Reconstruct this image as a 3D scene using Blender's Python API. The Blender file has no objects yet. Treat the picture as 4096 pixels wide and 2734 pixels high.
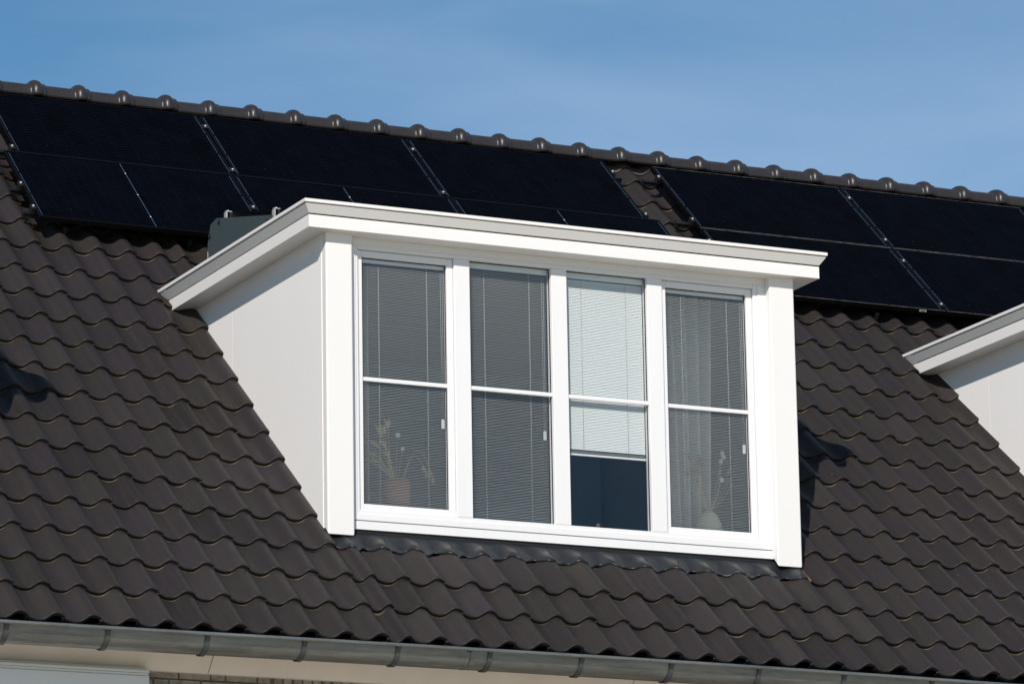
import bpy, bmesh, math, random
import numpy as np
from mathutils import Vector, Matrix

random.seed(7)
rng = np.random.default_rng(11)
scene = bpy.context.scene
COL = scene.collection

# ------------------------------------------------------------------ camera
CAM_LOC = (-8.8432, -25.2521, -4.6966)
YAW, TILT, ROLL = 0.4463, 0.2328, -0.0176
def cam_axes(a, b, c):
    fw = Vector((math.sin(a)*math.cos(b), math.cos(a)*math.cos(b), math.sin(b)))
    r = Vector((math.cos(a), -math.sin(a), 0)); u = r.cross(fw)
    return math.cos(c)*r + math.sin(c)*u, -math.sin(c)*r + math.cos(c)*u, fw
_r, _u, _f = cam_axes(YAW, TILT, ROLL)
cam_data = bpy.data.cameras.new('camera')
cam_data.sensor_width = 36.0
cam_data.lens = 159.21
cam_data.clip_start = 0.1
cam_data.clip_end = 3000
cam = bpy.data.objects.new('camera', cam_data)
COL.objects.link(cam)
cam.matrix_world = Matrix(((_r.x, _u.x, -_f.x, CAM_LOC[0]), (_r.y, _u.y, -_f.y, CAM_LOC[1]), (_r.z, _u.z, -_f.z, CAM_LOC[2]), (0, 0, 0, 1)))
scene.camera = cam

# ------------------------------------------------------------------ light
SUN_DIR = Vector((0.487, 0.697, -0.5255)).normalized()     # the way the light travels
elev = math.asin(-SUN_DIR.z)
az = math.atan2(-SUN_DIR.x, -SUN_DIR.y)                      # clockwise from +Y
world = bpy.data.worlds.new('World')
scene.world = world
world.use_nodes = True
nt = world.node_tree
for n in list(nt.nodes): nt.nodes.remove(n)
wo = nt.nodes.new('ShaderNodeOutputWorld')
bg = nt.nodes.new('ShaderNodeBackground')
sky = nt.nodes.new('ShaderNodeTexSky')
sky.sky_type = 'NISHITA'; sky.sun_disc = False
sky.sun_elevation = elev; sky.sun_rotation = az
sky.altitude = 0; sky.air_density = 1.0; sky.dust_density = 0.1; sky.ozone_density = 2.0
bg.inputs['Strength'].default_value = 0.085
# thin cirrus veil, laid out by direction
tc = nt.nodes.new('ShaderNodeTexCoord')
mp = nt.nodes.new('ShaderNodeMapping'); mp.inputs['Scale'].default_value = (3.2, 3.0, 12.0); mp.inputs['Rotation'].default_value = (0.0, 0.35, 0.3)
ns = nt.nodes.new('ShaderNodeTexNoise'); ns.inputs['Scale'].default_value = 2.2; ns.inputs['Detail'].default_value = 4.0; ns.inputs['Roughness'].default_value = 0.5; ns.inputs['Distortion'].default_value = 0.4
rp = nt.nodes.new('ShaderNodeMapRange'); rp.inputs['From Min'].default_value = 0.38; rp.inputs['From Max'].default_value = 0.72; rp.inputs['To Max'].default_value = 0.36
mx = nt.nodes.new('ShaderNodeMixRGB'); mx.inputs['Color2'].default_value = (5.0, 6.6, 9.2, 1)
nt.links.new(tc.outputs['Generated'], mp.inputs['Vector']); nt.links.new(mp.outputs['Vector'], ns.inputs['Vector'])
nt.links.new(ns.outputs['Fac'], rp.inputs['Value'])
# the veil thickens towards the east (right) and the horizon
sx = nt.nodes.new('ShaderNodeSeparateXYZ'); nt.links.new(tc.outputs['Generated'], sx.inputs[0])
ex = nt.nodes.new('ShaderNodeMapRange'); ex.inputs['From Min'].default_value = 0.28; ex.inputs['From Max'].default_value = 0.62; ex.inputs['To Min'].default_value = 0.0; ex.inputs['To Max'].default_value = 0.26
nt.links.new(sx.outputs['X'], ex.inputs['Value'])
ad = nt.nodes.new('ShaderNodeMath'); ad.operation = 'ADD'
nt.links.new(rp.outputs['Result'], ad.inputs[0]); nt.links.new(ex.outputs['Result'], ad.inputs[1])
nt.links.new(ad.outputs[0], mx.inputs['Fac'])
tn = nt.nodes.new('ShaderNodeMixRGB'); tn.blend_type = 'MULTIPLY'; tn.inputs['Fac'].default_value = 1.0; tn.inputs['Color2'].default_value = (0.56, 0.885, 1.02, 1)
nt.links.new(sky.outputs['Color'], tn.inputs['Color1']); nt.links.new(tn.outputs['Color'], mx.inputs['Color1']); nt.links.new(mx.outputs['Color'], bg.inputs['Color'])
nt.links.new(bg.outputs['Background'], wo.inputs['Surface'])

sun_data = bpy.data.lights.new('sun', 'SUN')
sun_data.energy = 4.2; sun_data.angle = math.radians(0.5); sun_data.color = (1.0, 0.935, 0.87)
sun = bpy.data.objects.new('sun', sun_data); COL.objects.link(sun)
sun.rotation_euler = SUN_DIR.to_track_quat('-Z', 'Y').to_euler()
sun.location = (-20, -30, 25)

vs = scene.view_settings
vs.view_transform = 'Standard'; vs.look = 'None'; vs.exposure = 0.0; vs.gamma = 1.0
vs.use_curve_mapping = False
scene.render.resolution_x = 1024; scene.render.resolution_y = 683
scene.render.engine = 'CYCLES'
scene.cycles.max_bounces = 10; scene.cycles.transparent_max_bounces = 16

# ------------------------------------------------------------------ materials
def base_mat(name):
    m = bpy.data.materials.new(name); m.use_nodes = True
    b = m.node_tree.nodes['Principled BSDF']
    return m, m.node_tree, b
def L(t, a, b): t.links.new(a, b)
def noise(t, scale, detail=4, rough=0.55, vec=None, dist=0.0):
    n = t.nodes.new('ShaderNodeTexNoise'); n.inputs['Scale'].default_value = scale
    n.inputs['Detail'].default_value = detail; n.inputs['Roughness'].default_value = rough; n.inputs['Distortion'].default_value = dist
    if vec is not None: L(t, vec, n.inputs['Vector'])
    return n
def rng_node(t, src, a, b, c, d):
    r = t.nodes.new('ShaderNodeMapRange')
    r.inputs['From Min'].default_value = a; r.inputs['From Max'].default_value = b
    r.inputs['To Min'].default_value = c; r.inputs['To Max'].default_value = d
    L(t, src, r.inputs['Value']); return r.outputs['Result']
def mixc(t, fac, c1, c2, mode='MIX'):
    m = t.nodes.new('ShaderNodeMixRGB'); m.blend_type = mode
    for k, v in (('Fac', fac), ('Color1', c1), ('Color2', c2)):
        if isinstance(v, (int, float)): m.inputs[k].default_value = v
        elif isinstance(v, tuple): m.inputs[k].default_value = (*v, 1) if len(v) == 3 else v
        else: L(t, v, m.inputs[k])
    return m.outputs['Color']
def coords(t, scale=(1, 1, 1)):
    c = t.nodes.new('ShaderNodeTexCoord'); m = t.nodes.new('ShaderNodeMapping'); m.inputs['Scale'].default_value = scale
    L(t, c.outputs['Object'], m.inputs['Vector']); return m.outputs['Vector']
def bump(t, b, h, strength, dist=0.002):
    n = t.nodes.new('ShaderNodeBump'); n.inputs['Strength'].default_value = strength; n.inputs['Distance'].default_value = dist
    L(t, h, n.inputs['Height']); L(t, n.outputs['Normal'], b.inputs['Normal'])

def simple(name, col, rough=0.5, metal=0.0, spec=0.5, var=0.06, vscale=3.0, bmp=0.0, bscale=200, stretch=(1, 1, 1)):
    m, t, b = base_mat(name)
    v = coords(t, stretch)
    n = noise(t, vscale, 5, 0.6, v)
    dark = tuple(c*(1-var) for c in col); lite = tuple(min(1, c*(1+var)) for c in col)
    L(t, mixc(t, rng_node(t, n.outputs['Fac'], 0.3, 0.7, 0, 1), dark, lite), b.inputs['Base Color'])
    b.inputs['Roughness'].default_value = rough; b.inputs['Metallic'].default_value = metal
    b.inputs['Specular IOR Level'].default_value = spec
    if bmp: bump(t, b, noise(t, bscale, 3, 0.6, v).outputs['Fac'], bmp)
    return m

def tile_material(name='roof_tile', rough=0.5, spec=0.18):
    m, t, b = base_mat(name)
    v = coords(t)
    att = t.nodes.new('ShaderNodeAttribute'); att.attribute_name = 'tone'
    lip = t.nodes.new('ShaderNodeAttribute'); lip.attribute_name = 'lip'
    big = noise(t, 1.3, 4, 0.6, v)
    fine = noise(t, 38, 4, 0.7, v)
    c = mixc(t, rng_node(t, big.outputs['Fac'], 0.35, 0.65, 0, 1), (0.0250, 0.0208, 0.0188), (0.0290, 0.0250, 0.0222))
    c = mixc(t, att.outputs['Fac'], c, (0.0250, 0.0196, 0.0218), 'MIX')
    c = mixc(t, rng_node(t, fine.outputs['Fac'], 0.3, 0.75, 0, 0.35), c, (0.031, 0.028, 0.026))
    sha = t.nodes.new('ShaderNodeAttribute'); sha.attribute_name = 'shade'
    ga = t.nodes.new('ShaderNodeMath'); ga.operation = 'ADD'; ga.inputs[1].default_value = 1.0; L(t, sha.outputs['Fac'], ga.inputs[0])
    cb = t.nodes.new('ShaderNodeCombineXYZ')
    for k_ in range(3): L(t, ga.outputs[0], cb.inputs[k_])
    c = mixc(t, 1.0, c, cb.outputs[0], 'MULTIPLY')
    # long faint run-off streaks down the slope
    rs = noise(t, 1.0, 3, 0.6, coords(t, (30, 1.6, 1.6)))
    c = mixc(t, rng_node(t, rs.outputs['Fac'], 0.50, 0.72, 0.0, 0.45), c, (0.040, 0.031, 0.025))
    # dusty scuffs and pale specks
    vo = t.nodes.new('ShaderNodeTexVoronoi'); vo.inputs['Scale'].default_value = 9.0; L(t, v, vo.inputs['Vector'])
    sc = rng_node(t, vo.outputs['Distance'], 0.0, 0.055, 1.0, 0.0)
    sn = noise(t, 2.1, 2, 0.5, v)
    gate = rng_node(t, sn.outputs['Fac'], 0.42, 0.56, 0.0, 0.6)
    mu = t.nodes.new('ShaderNodeMath'); mu.operation = 'MULTIPLY'; mu.use_clamp = True
    L(t, sc, mu.inputs[0]); L(t, gate, mu.inputs[1])
    c = mixc(t, mu.outputs[0], c, (0.26, 0.25, 0.23))
    # streaky scratches across the tile
    vv = coords(t, (40, 5, 40)); s2 = noise(t, 1.6, 3, 0.5, vv, 0.6)
    g2 = rng_node(t, s2.outputs['Fac'], 0.70, 0.78, 0.0, 0.22)
    c = mixc(t, g2, c, (0.10, 0.095, 0.085))
    # lip face painted darker for its shade, then grime and moss in the grooves
    c = mixc(t, rng_node(t, lip.outputs['Fac'], 0.05, 0.6, 0.0, 0.55), c, (0.008, 0.007, 0.006))
    gn = noise(t, 26, 4, 0.7, v)
    gm = t.nodes.new('ShaderNodeMath'); gm.operation = 'MULTIPLY'; gm.use_clamp = True
    L(t, lip.outputs['Fac'], gm.inputs[0]); L(t, rng_node(t, gn.outputs['Fac'], 0.50, 0.72, 0.0, 0.75), gm.inputs[1])
    c = mixc(t, gm.outputs[0], c, (0.075, 0.052, 0.024))
    du = t.nodes.new('ShaderNodeAttribute'); du.attribute_name = 'dust'
    dm = t.nodes.new('ShaderNodeMath'); dm.operation = 'MULTIPLY'; dm.use_clamp = True
    L(t, du.outputs['Fac'], dm.inputs[0]); L(t, rng_node(t, noise(t, 9, 4, 0.7, v).outputs['Fac'], 0.38, 0.62, 0.1, 1.0), dm.inputs[1])
    c = mixc(t, dm.outputs[0], c, (0.17, 0.135, 0.085))
    L(t, c, b.inputs['Base Color'])
    L(t, rng_node(t, fine.outputs['Fac'], 0.3, 0.7, rough-0.06, rough+0.1), b.inputs['Roughness'])
    b.inputs['Specular IOR Level'].default_value = spec
    bump(t, b, noise(t, 260, 3, 0.6, v).outputs['Fac'], 0.25, 0.001)
    return m

M = {}
M['tile'] = tile_material()
M['ridge'] = tile_material('ridge_tile', 0.33, 0.5)
M['terracotta'] = simple('cut_clay', (0.33, 0.13, 0.07), 0.8, var=0.3, vscale=60)
M['cream'] = simple('cream_panel', (0.80, 0.775, 0.742), 0.42, var=0.012, vscale=1.2, spec=0.35)
M['cheek_lit'] = simple('cheek_panel_lit', (0.89, 0.865, 0.83), 0.45, var=0.012, vscale=1.2, spec=0.35)  # cream lightened, reflected light on the dormer sides put into the colour
M['white'] = simple('white_frame', (0.785, 0.775, 0.765), 0.38, var=0.012, vscale=2, spec=0.4, stretch=(14, 14, 1))
M['board'] = simple('eave_board', (0.80, 0.755, 0.68), 0.55, var=0.07, vscale=2.5)
M['boxwhite'] = simple('shutter_white', (0.80, 0.79, 0.76), 0.4, var=0.02)
M['blackmetal'] = simple('black_metal', (0.012, 0.012, 0.013), 0.42, metal=0.3, var=0.3, vscale=30)
M['frameblack'] = simple('panel_frame', (0.0022, 0.0022, 0.0026), 0.45, metal=0.0, spec=0.12, var=0.5, vscale=40)
M['clampgrey'] = simple('clamp_metal', (0.018, 0.017, 0.016), 0.5, metal=0.4, var=0.2, vscale=50)
M['steel'] = simple('steel', (0.60, 0.59, 0.57), 0.5, metal=0.6, var=0.05)
M['plate'] = simple('grey_plate', (0.060, 0.082, 0.088), 0.5, metal=0.2, var=0.07, vscale=14)
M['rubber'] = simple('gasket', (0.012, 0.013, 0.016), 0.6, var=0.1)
M['grooveshade'] = simple('groove_shade_grey', (0.20, 0.19, 0.18), 0.7, var=0.1)  # paints the shade in the groove under the cornice lip
M['dark'] = simple('underlay', (0.012, 0.012, 0.012), 0.9, var=0.2)
M['felt'] = simple('ridge_roll', (0.085, 0.066, 0.058), 0.9, var=0.3, vscale=60, bmp=0.6, bscale=120)
M['mortar'] = simple('mortar', (0.16, 0.125, 0.09), 0.95, var=0.25, vscale=30, bmp=0.6, bscale=180)
M['inner'] = simple('room_wall', (0.30, 0.31, 0.33), 0.9, var=0.04)
M['wardrobe'] = simple('wardrobe_door', (0.16, 0.20, 0.26), 0.6, var=0.08, vscale=2)
M['vase'] = simple('vase_clay', (0.34, 0.15, 0.12), 0.6, var=0.1)
M['cvase'] = simple('vase_cream', (0.62, 0.60, 0.48), 0.6, var=0.05)
M['straw'] = simple('dried_grass', (0.66, 0.52, 0.30), 0.9, var=0.25, vscale=30)
M['pinkdry'] = simple('dried_bloom', (0.40, 0.26, 0.20), 0.9, var=0.3, vscale=30)
M['petal'] = simple('white_petal', (0.75, 0.75, 0.72), 0.8, var=0.05)
M['leaf'] = simple('leaf_green', (0.07, 0.15, 0.06), 0.7, var=0.3, vscale=30)
M['curtain'] = simple('curtain_cloth', (0.66, 0.65, 0.64), 0.95, var=0.06, vscale=6)
M['cord'] = simple('blind_cord', (0.50, 0.52, 0.52), 0.6, var=0.02)
M['ground'] = simple('paving', (0.52, 0.45, 0.35), 0.9, var=0.2, vscale=0.6)
M['flatroof'] = simple('flat_roof', (0.05, 0.05, 0.05), 0.8, var=0.2)

def slat_mat():
    m, t, b = base_mat('blind_slat')
    b.inputs['Base Color'].default_value = (0.90, 0.90, 0.88, 1); b.inputs['Roughness'].default_value = 0.4
    return m
M['slat'] = slat_mat()

def lead_mat():
    m, t, b = base_mat('lead_flashing')
    v = coords(t); n = noise(t, 7, 5, 0.65, v); n2 = noise(t, 90, 4, 0.7, v)
    lip = t.nodes.new('ShaderNodeAttribute'); lip.attribute_name = 'dust'
    c = mixc(t, rng_node(t, n.outputs['Fac'], 0.35, 0.65, 0, 1), (0.013, 0.015, 0.018), (0.021, 0.024, 0.028))
    c = mixc(t, rng_node(t, n2.outputs['Fac'], 0.55, 0.8, 0, 0.35), c, (0.06, 0.057, 0.050))
    d = t.nodes.new('ShaderNodeMath'); d.operation = 'MULTIPLY'; d.use_clamp = True
    L(t, lip.outputs['Fac'], d.inputs[0]); L(t, rng_node(t, noise(t, 16, 3, 0.6, v).outputs['Fac'], 0.35, 0.65, 0.1, 1), d.inputs[1])
    c = mixc(t, d.outputs[0], c, (0.095, 0.083, 0.068))
    L(t, c, b.inputs['Base Color']); b.inputs['Roughness'].default_value = 0.36; b.inputs['Specular IOR Level'].default_value = 0.3
    bump(t, b, noise(t, 22, 4, 0.5, v).outputs['Fac'], 0.5, 0.006)
    return m
M['lead'] = lead_mat()

def zinc_mat():
    m, t, b = base_mat('zinc')
    v = coords(t, (0.5, 3, 3)); n = noise(t, 6, 6, 0.65, v, 0.4); n2 = noise(t, 60, 4, 0.7, coords(t))
    c = mixc(t, rng_node(t, n.outputs['Fac'], 0.35, 0.65, 0, 1), (0.15, 0.165, 0.165), (0.26, 0.275, 0.265))
    c = mixc(t, rng_node(t, n2.outputs['Fac'], 0.45, 0.75, 0, 0.4), c, (0.30, 0.30, 0.285))
    L(t, c, b.inputs['Base Color']); b.inputs['Metallic'].default_value = 0.75
    L(t, rng_node(t, n2.outputs['Fac'], 0.3, 0.7, 0.38, 0.55), b.inputs['Roughness'])
    bump(t, b, noise(t, 9, 3, 0.5, coords(t)).outputs['Fac'], 0.25, 0.004)
    return m
M['zinc'] = zinc_mat()
M['zincdark'] = simple('bracket_zinc', (0.085, 0.10, 0.105), 0.5, metal=0.5, var=0.15, vscale=20)

def glass_mat():
    m = bpy.data.materials.new('window_glass'); m.use_nodes = True; t = m.node_tree
    for n in list(t.nodes): t.nodes.remove(n)
    o = t.nodes.new('ShaderNodeOutputMaterial'); mix = t.nodes.new('ShaderNodeMixShader')
    tr = t.nodes.new('ShaderNodeBsdfTransparent'); tr.inputs['Color'].default_value = (0.93, 0.945, 0.945, 1)
    gl = t.nodes.new('ShaderNodeBsdfGlossy'); gl.inputs['Roughness'].default_value = 0.0; gl.inputs['Color'].default_value = (0.9, 0.95, 1, 1)
    lw = t.nodes.new('ShaderNodeLayerWeight'); lw.inputs['Blend'].default_value = 0.5
    pw = t.nodes.new('ShaderNodeMath'); pw.operation = 'POWER'; pw.inputs[1].default_value = 5.0
    mu = t.nodes.new('ShaderNodeMath'); mu.operation = 'MULTIPLY_ADD'; mu.inputs[1].default_value = 0.9; mu.inputs[2].default_value = 0.035; mu.use_clamp = True
    L(t, lw.outputs['Facing'], pw.inputs[0]); L(t, pw.outputs[0], mu.inputs[0]); L(t, mu.outputs[0], mix.inputs['Fac'])
    L(t, tr.outputs[0], mix.inputs[1]); L(t, gl.outputs[0], mix.inputs[2]); L(t, mix.outputs[0], o.inputs['Surface'])
    return m
M['glass'] = glass_mat()

def cell_mat(name, w, h, nx, ny, nb):
    """solar glass: fine bus bars along the long side, faint joints between the cells"""
    m, t, b = base_mat(name)
    tcn = t.nodes.new('ShaderNodeTexCoord'); sp = t.nodes.new('ShaderNodeSeparateXYZ'); L(t, tcn.outputs['Object'], sp.inputs[0])
    def stripes(src, period, width, off=0.0):
        a = t.nodes.new('ShaderNodeMath'); a.operation = 'ADD'; a.inputs[1].default_value = off; L(t, src, a.inputs[0])
        d = t.nodes.new('ShaderNodeMath'); d.operation = 'DIVIDE'; d.inputs[1].default_value = period; L(t, a.outputs[0], d.inputs[0])
        f = t.nodes.new('ShaderNodeMath'); f.operation = 'FRACT'; L(t, d.outputs[0], f.inputs[0])
        l = t.nodes.new('ShaderNodeMath'); l.operation = 'LESS_THAN'; l.inputs[1].default_value = width/period; L(t, f.outputs[0], l.inputs[0])
        return l.outputs[0]
    cx, cy = w/nx, h/ny
    bus = stripes(sp.outputs['Y'], cy/nb, 0.0030)
    gapx = stripes(sp.outputs['X'], cx, 0.0035, 100*cx)
    gapy = stripes(sp.outputs['Y'], cy, 0.0035, 100*cy)
    vo = noise(t, 5, 2, 0.5, tcn.outputs['Object'])
    c = mixc(t, rng_node(t, vo.outputs['Fac'], 0.4, 0.6, 0, 1), (0.0007, 0.0008, 0.0012), (0.0010, 0.0012, 0.0022))
    wv = noise(t, 3.0, 3, 0.6, tcn.outputs['Object'])
    bm = t.nodes.new('ShaderNodeMath'); bm.operation = 'MULTIPLY'; L(t, bus, bm.inputs[0]); L(t, rng_node(t, wv.outputs['Fac'], 0.3, 0.7, 0.35, 1.0), bm.inputs[1])
    c = mixc(t, bm.outputs[0], c, (0.014, 0.020, 0.036))
    c = mixc(t, gapx, c, (0.0010, 0.0012, 0.0018))
    g = t.nodes.new('ShaderNodeMath'); g.operation = 'MULTIPLY'; L(t, bus, g.inputs[0]); L(t, gapx, g.inputs[1])
    c = mixc(t, g.outputs[0], c, (0.035, 0.042, 0.055))
    vo2 = t.nodes.new('ShaderNodeTexVoronoi'); vo2.inputs['Scale'].default_value = 7.0; L(t, tcn.outputs['Object'], vo2.inputs['Vector'])
    c = mixc(t, rng_node(t, vo2.outputs['Distance'], 0.0, 0.03, 0.5, 0.0), c, (0.22, 0.23, 0.24))
    L(t, c, b.inputs['Base Color'])
    b.inputs['Roughness'].default_value = 0.25; b.inputs['Specular IOR Level'].default_value = 0.018
    b.inputs['IOR'].default_value = 1.2
    return m

# ------------------------------------------------------------------ helpers
class MB:
    """collects boxes, prisms and tubes, then links them as one mesh object"""
    def __init__(s): s.v = []; s.f = []; s.sm = []
    def add(s, vs, fs, smooth=False):
        o = len(s.v); s.v += [tuple(p) for p in vs]; s.f += [tuple(i+o for i in f) for f in fs]; s.sm += [smooth]*len(fs); return s
    def box(s, x0, x1, y0, y1, z0, z1):
        v = [(x, y, z) for x in (x0, x1) for y in (y0, y1) for z in (z0, z1)]
        return s.add(v, [(0, 1, 3, 2), (4, 6, 7, 5), (0, 4, 5, 1), (2, 3, 7, 6), (0, 2, 6, 4), (1, 5, 7, 3)])
    def prism_x(s, poly, x0, x1, smooth=False):   # poly of (y, z)
        n = len(poly); v = [(x0, y, z) for y, z in poly] + [(x1, y, z) for y, z in poly]
        f = [(i, (i+1) % n, n+(i+1) % n, n+i) for i in range(n)]
        s.add(v, f, smooth); o = len(s.v)-2*n
        s.f += [tuple(o+i for i in reversed(range(n))), tuple(o+n+i for i in range(n))]; s.sm += [False, False]
        return s
    def hexa(s, pts):   # 8 pts: bottom 4 then top 4, any orientation
        return s.add(pts, [(3, 2, 1, 0), (4, 5, 6, 7), (0, 1, 5, 4), (1, 2, 6, 5), (2, 3, 7, 6), (3, 0, 4, 7)])
    def tube(s, pts, r, n=8, cap=True):
        pts = [Vector(p) for p in pts]; rr = r if isinstance(r, (list, tuple)) else [r]*len(pts)
        v = []; f = []
        for i, p in enumerate(pts):
            d = (pts[min(i+1, len(pts)-1)] - pts[max(i-1, 0)]).normalized()
            a = d.cross(Vector((0, 0, 1)));  a = a if a.length > 1e-3 else d.cross(Vector((0, 1, 0)))
            a.normalize(); b = d.cross(a)
            for k in range(n):
                t = 2*math.pi*k/n; v.append(p + rr[i]*(math.cos(t)*a + math.sin(t)*b))
        for i in range(len(pts)-1):
            for k in range(n):
                f.append((i*n+k, i*n+(k+1) % n, (i+1)*n+(k+1) % n, (i+1)*n+k))
        if cap: f += [tuple(range(n)), tuple(reversed(range((len(pts)-1)*n, len(pts)*n)))]
        return s.add(v, f, True)
    def lathe(s, prof, c, n=24):    # prof of (r, z)
        v = []; f = []
        for r, z in prof:
            for k in range(n):
                t = 2*math.pi*k/n; v.append((c[0]+r*math.cos(t), c[1]+r*math.sin(t), c[2]+z))
        for i in range(len(prof)-1):
            for k in range(n): f.append((i*n+k, i*n+(k+1) % n, (i+1)*n+(k+1) % n, (i+1)*n+k))
        return s.add(v, f, True)
    def build(s, name, mat, parent=None, bevel=0.0, seg=2, fix=True):
        me = bpy.data.meshes.new(name); me.from_pydata(s.v, [], s.f)
        me.polygons.foreach_set('use_smooth', s.sm)
        if fix:
            bm = bmesh.new(); bm.from_mesh(me); bmesh.ops.recalc_face_normals(bm, faces=bm.faces); bm.to_mesh(me); bm.free()
        me.materials.append(mat)
        o = bpy.data.objects.new(name, me); COL.objects.link(o)
        if parent is not None: o.parent = parent
        if bevel:
            md = o.modifiers.new('bevel', 'BEVEL'); md.width = bevel; md.segments = seg; md.limit_method = 'ANGLE'; md.angle_limit = math.radians(40)
            md.harden_normals = False
        return o

def tag(o, label=None, cat=None, group=None, kind=None):
    for k, v in (('label', label), ('category', cat), ('group', group), ('kind', kind)):
        if v: o[k] = v
    return o
def empty(name, loc=(0, 0, 0)):
    o = bpy.data.objects.new(name, None); COL.objects.link(o); o.location = loc; o.empty_display_size = 0.2; return o
def kids(o): return [c for c in bpy.data.objects if c.parent == o]
def copy_tree(o, parent=None, skip=()):
    ch = kids(o)
    c = o.copy(); COL.objects.link(c); c.parent = parent
    for k in ch:
        if k.name.split('.')[0] not in skip: copy_tree(k, c)
    return c

# ------------------------------------------------------------------ roof frame
PITCH = 0.7209
CP, SP = math.cos(PITCH), math.sin(PITCH)
TW, GA = 0.235, 0.35988
def rp_(x, s, h): return (x, s*CP - h*SP, s*SP + h*CP)      # roof coordinates to world
ROOF_M = Matrix(((1, 0, 0, 0), (0, CP, -SP, 0), (0, SP, CP, 0), (0, 0, 0, 1)))
DX = 5.98; DZ = 0.044                                          # to the next dormer
D0, D1 = 2.35, 5.815                                           # sides of a dormer
def colx(j): return TW*j if j <= 10 else TW*(j-0.3)

PX = [-0.02, 0.0, 0.04, 0.085, 0.17, 0.30, 0.42, 0.54, 0.64, 0.70, 0.77, 0.86, 0.95, 1.0, 1.05]
PH = [-0.016, -0.002, -0.004, -0.0085, -0.0195, -0.0275, -0.0290, -0.0210, 0.0, 0.0165, 0.0245, 0.0255, 0.0190, 0.0125, 0.0035]
def prof(fr):
    """smooth roll profile of a tile, fr in tile widths"""
    import bisect
    i = max(1, min(len(PX)-2, bisect.bisect_right(PX, fr)))
    x0, x1 = PX[i-1], PX[i]
    def sl(k):
        k0, k1 = max(0, k-1), min(len(PX)-1, k+1); return (PH[k1]-PH[k0])/(PX[k1]-PX[k0])
    t = (fr-x0)/(x1-x0); d = x1-x0
    h00, h10, h01, h11 = 2*t**3-3*t*t+1, t**3-2*t*t+t, -2*t**3+3*t*t, t**3-t*t
    return h00*PH[i-1]+h10*d*sl(i-1)+h01*PH[i]+h11*d*sl(i)
def surf(x):
    """height of the tile roll at world x (for things dressed over the tiles)"""
    j = 0
    c = x/TW
    if x > colx(11): c = x/TW+0.3
    elif x > colx(10): c = 10+(x-colx(10))/(colx(11)-colx(10))
    return prof(c-math.floor(c) if c-math.floor(c) > 0.04 else 0.04)

# ------------------------------------------------------------------ house
house = empty('house', (0, 0, 0))
tag(house, 'terraced house with dark glazed tile roof, zinc gutter and brick wall', 'house')

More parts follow.
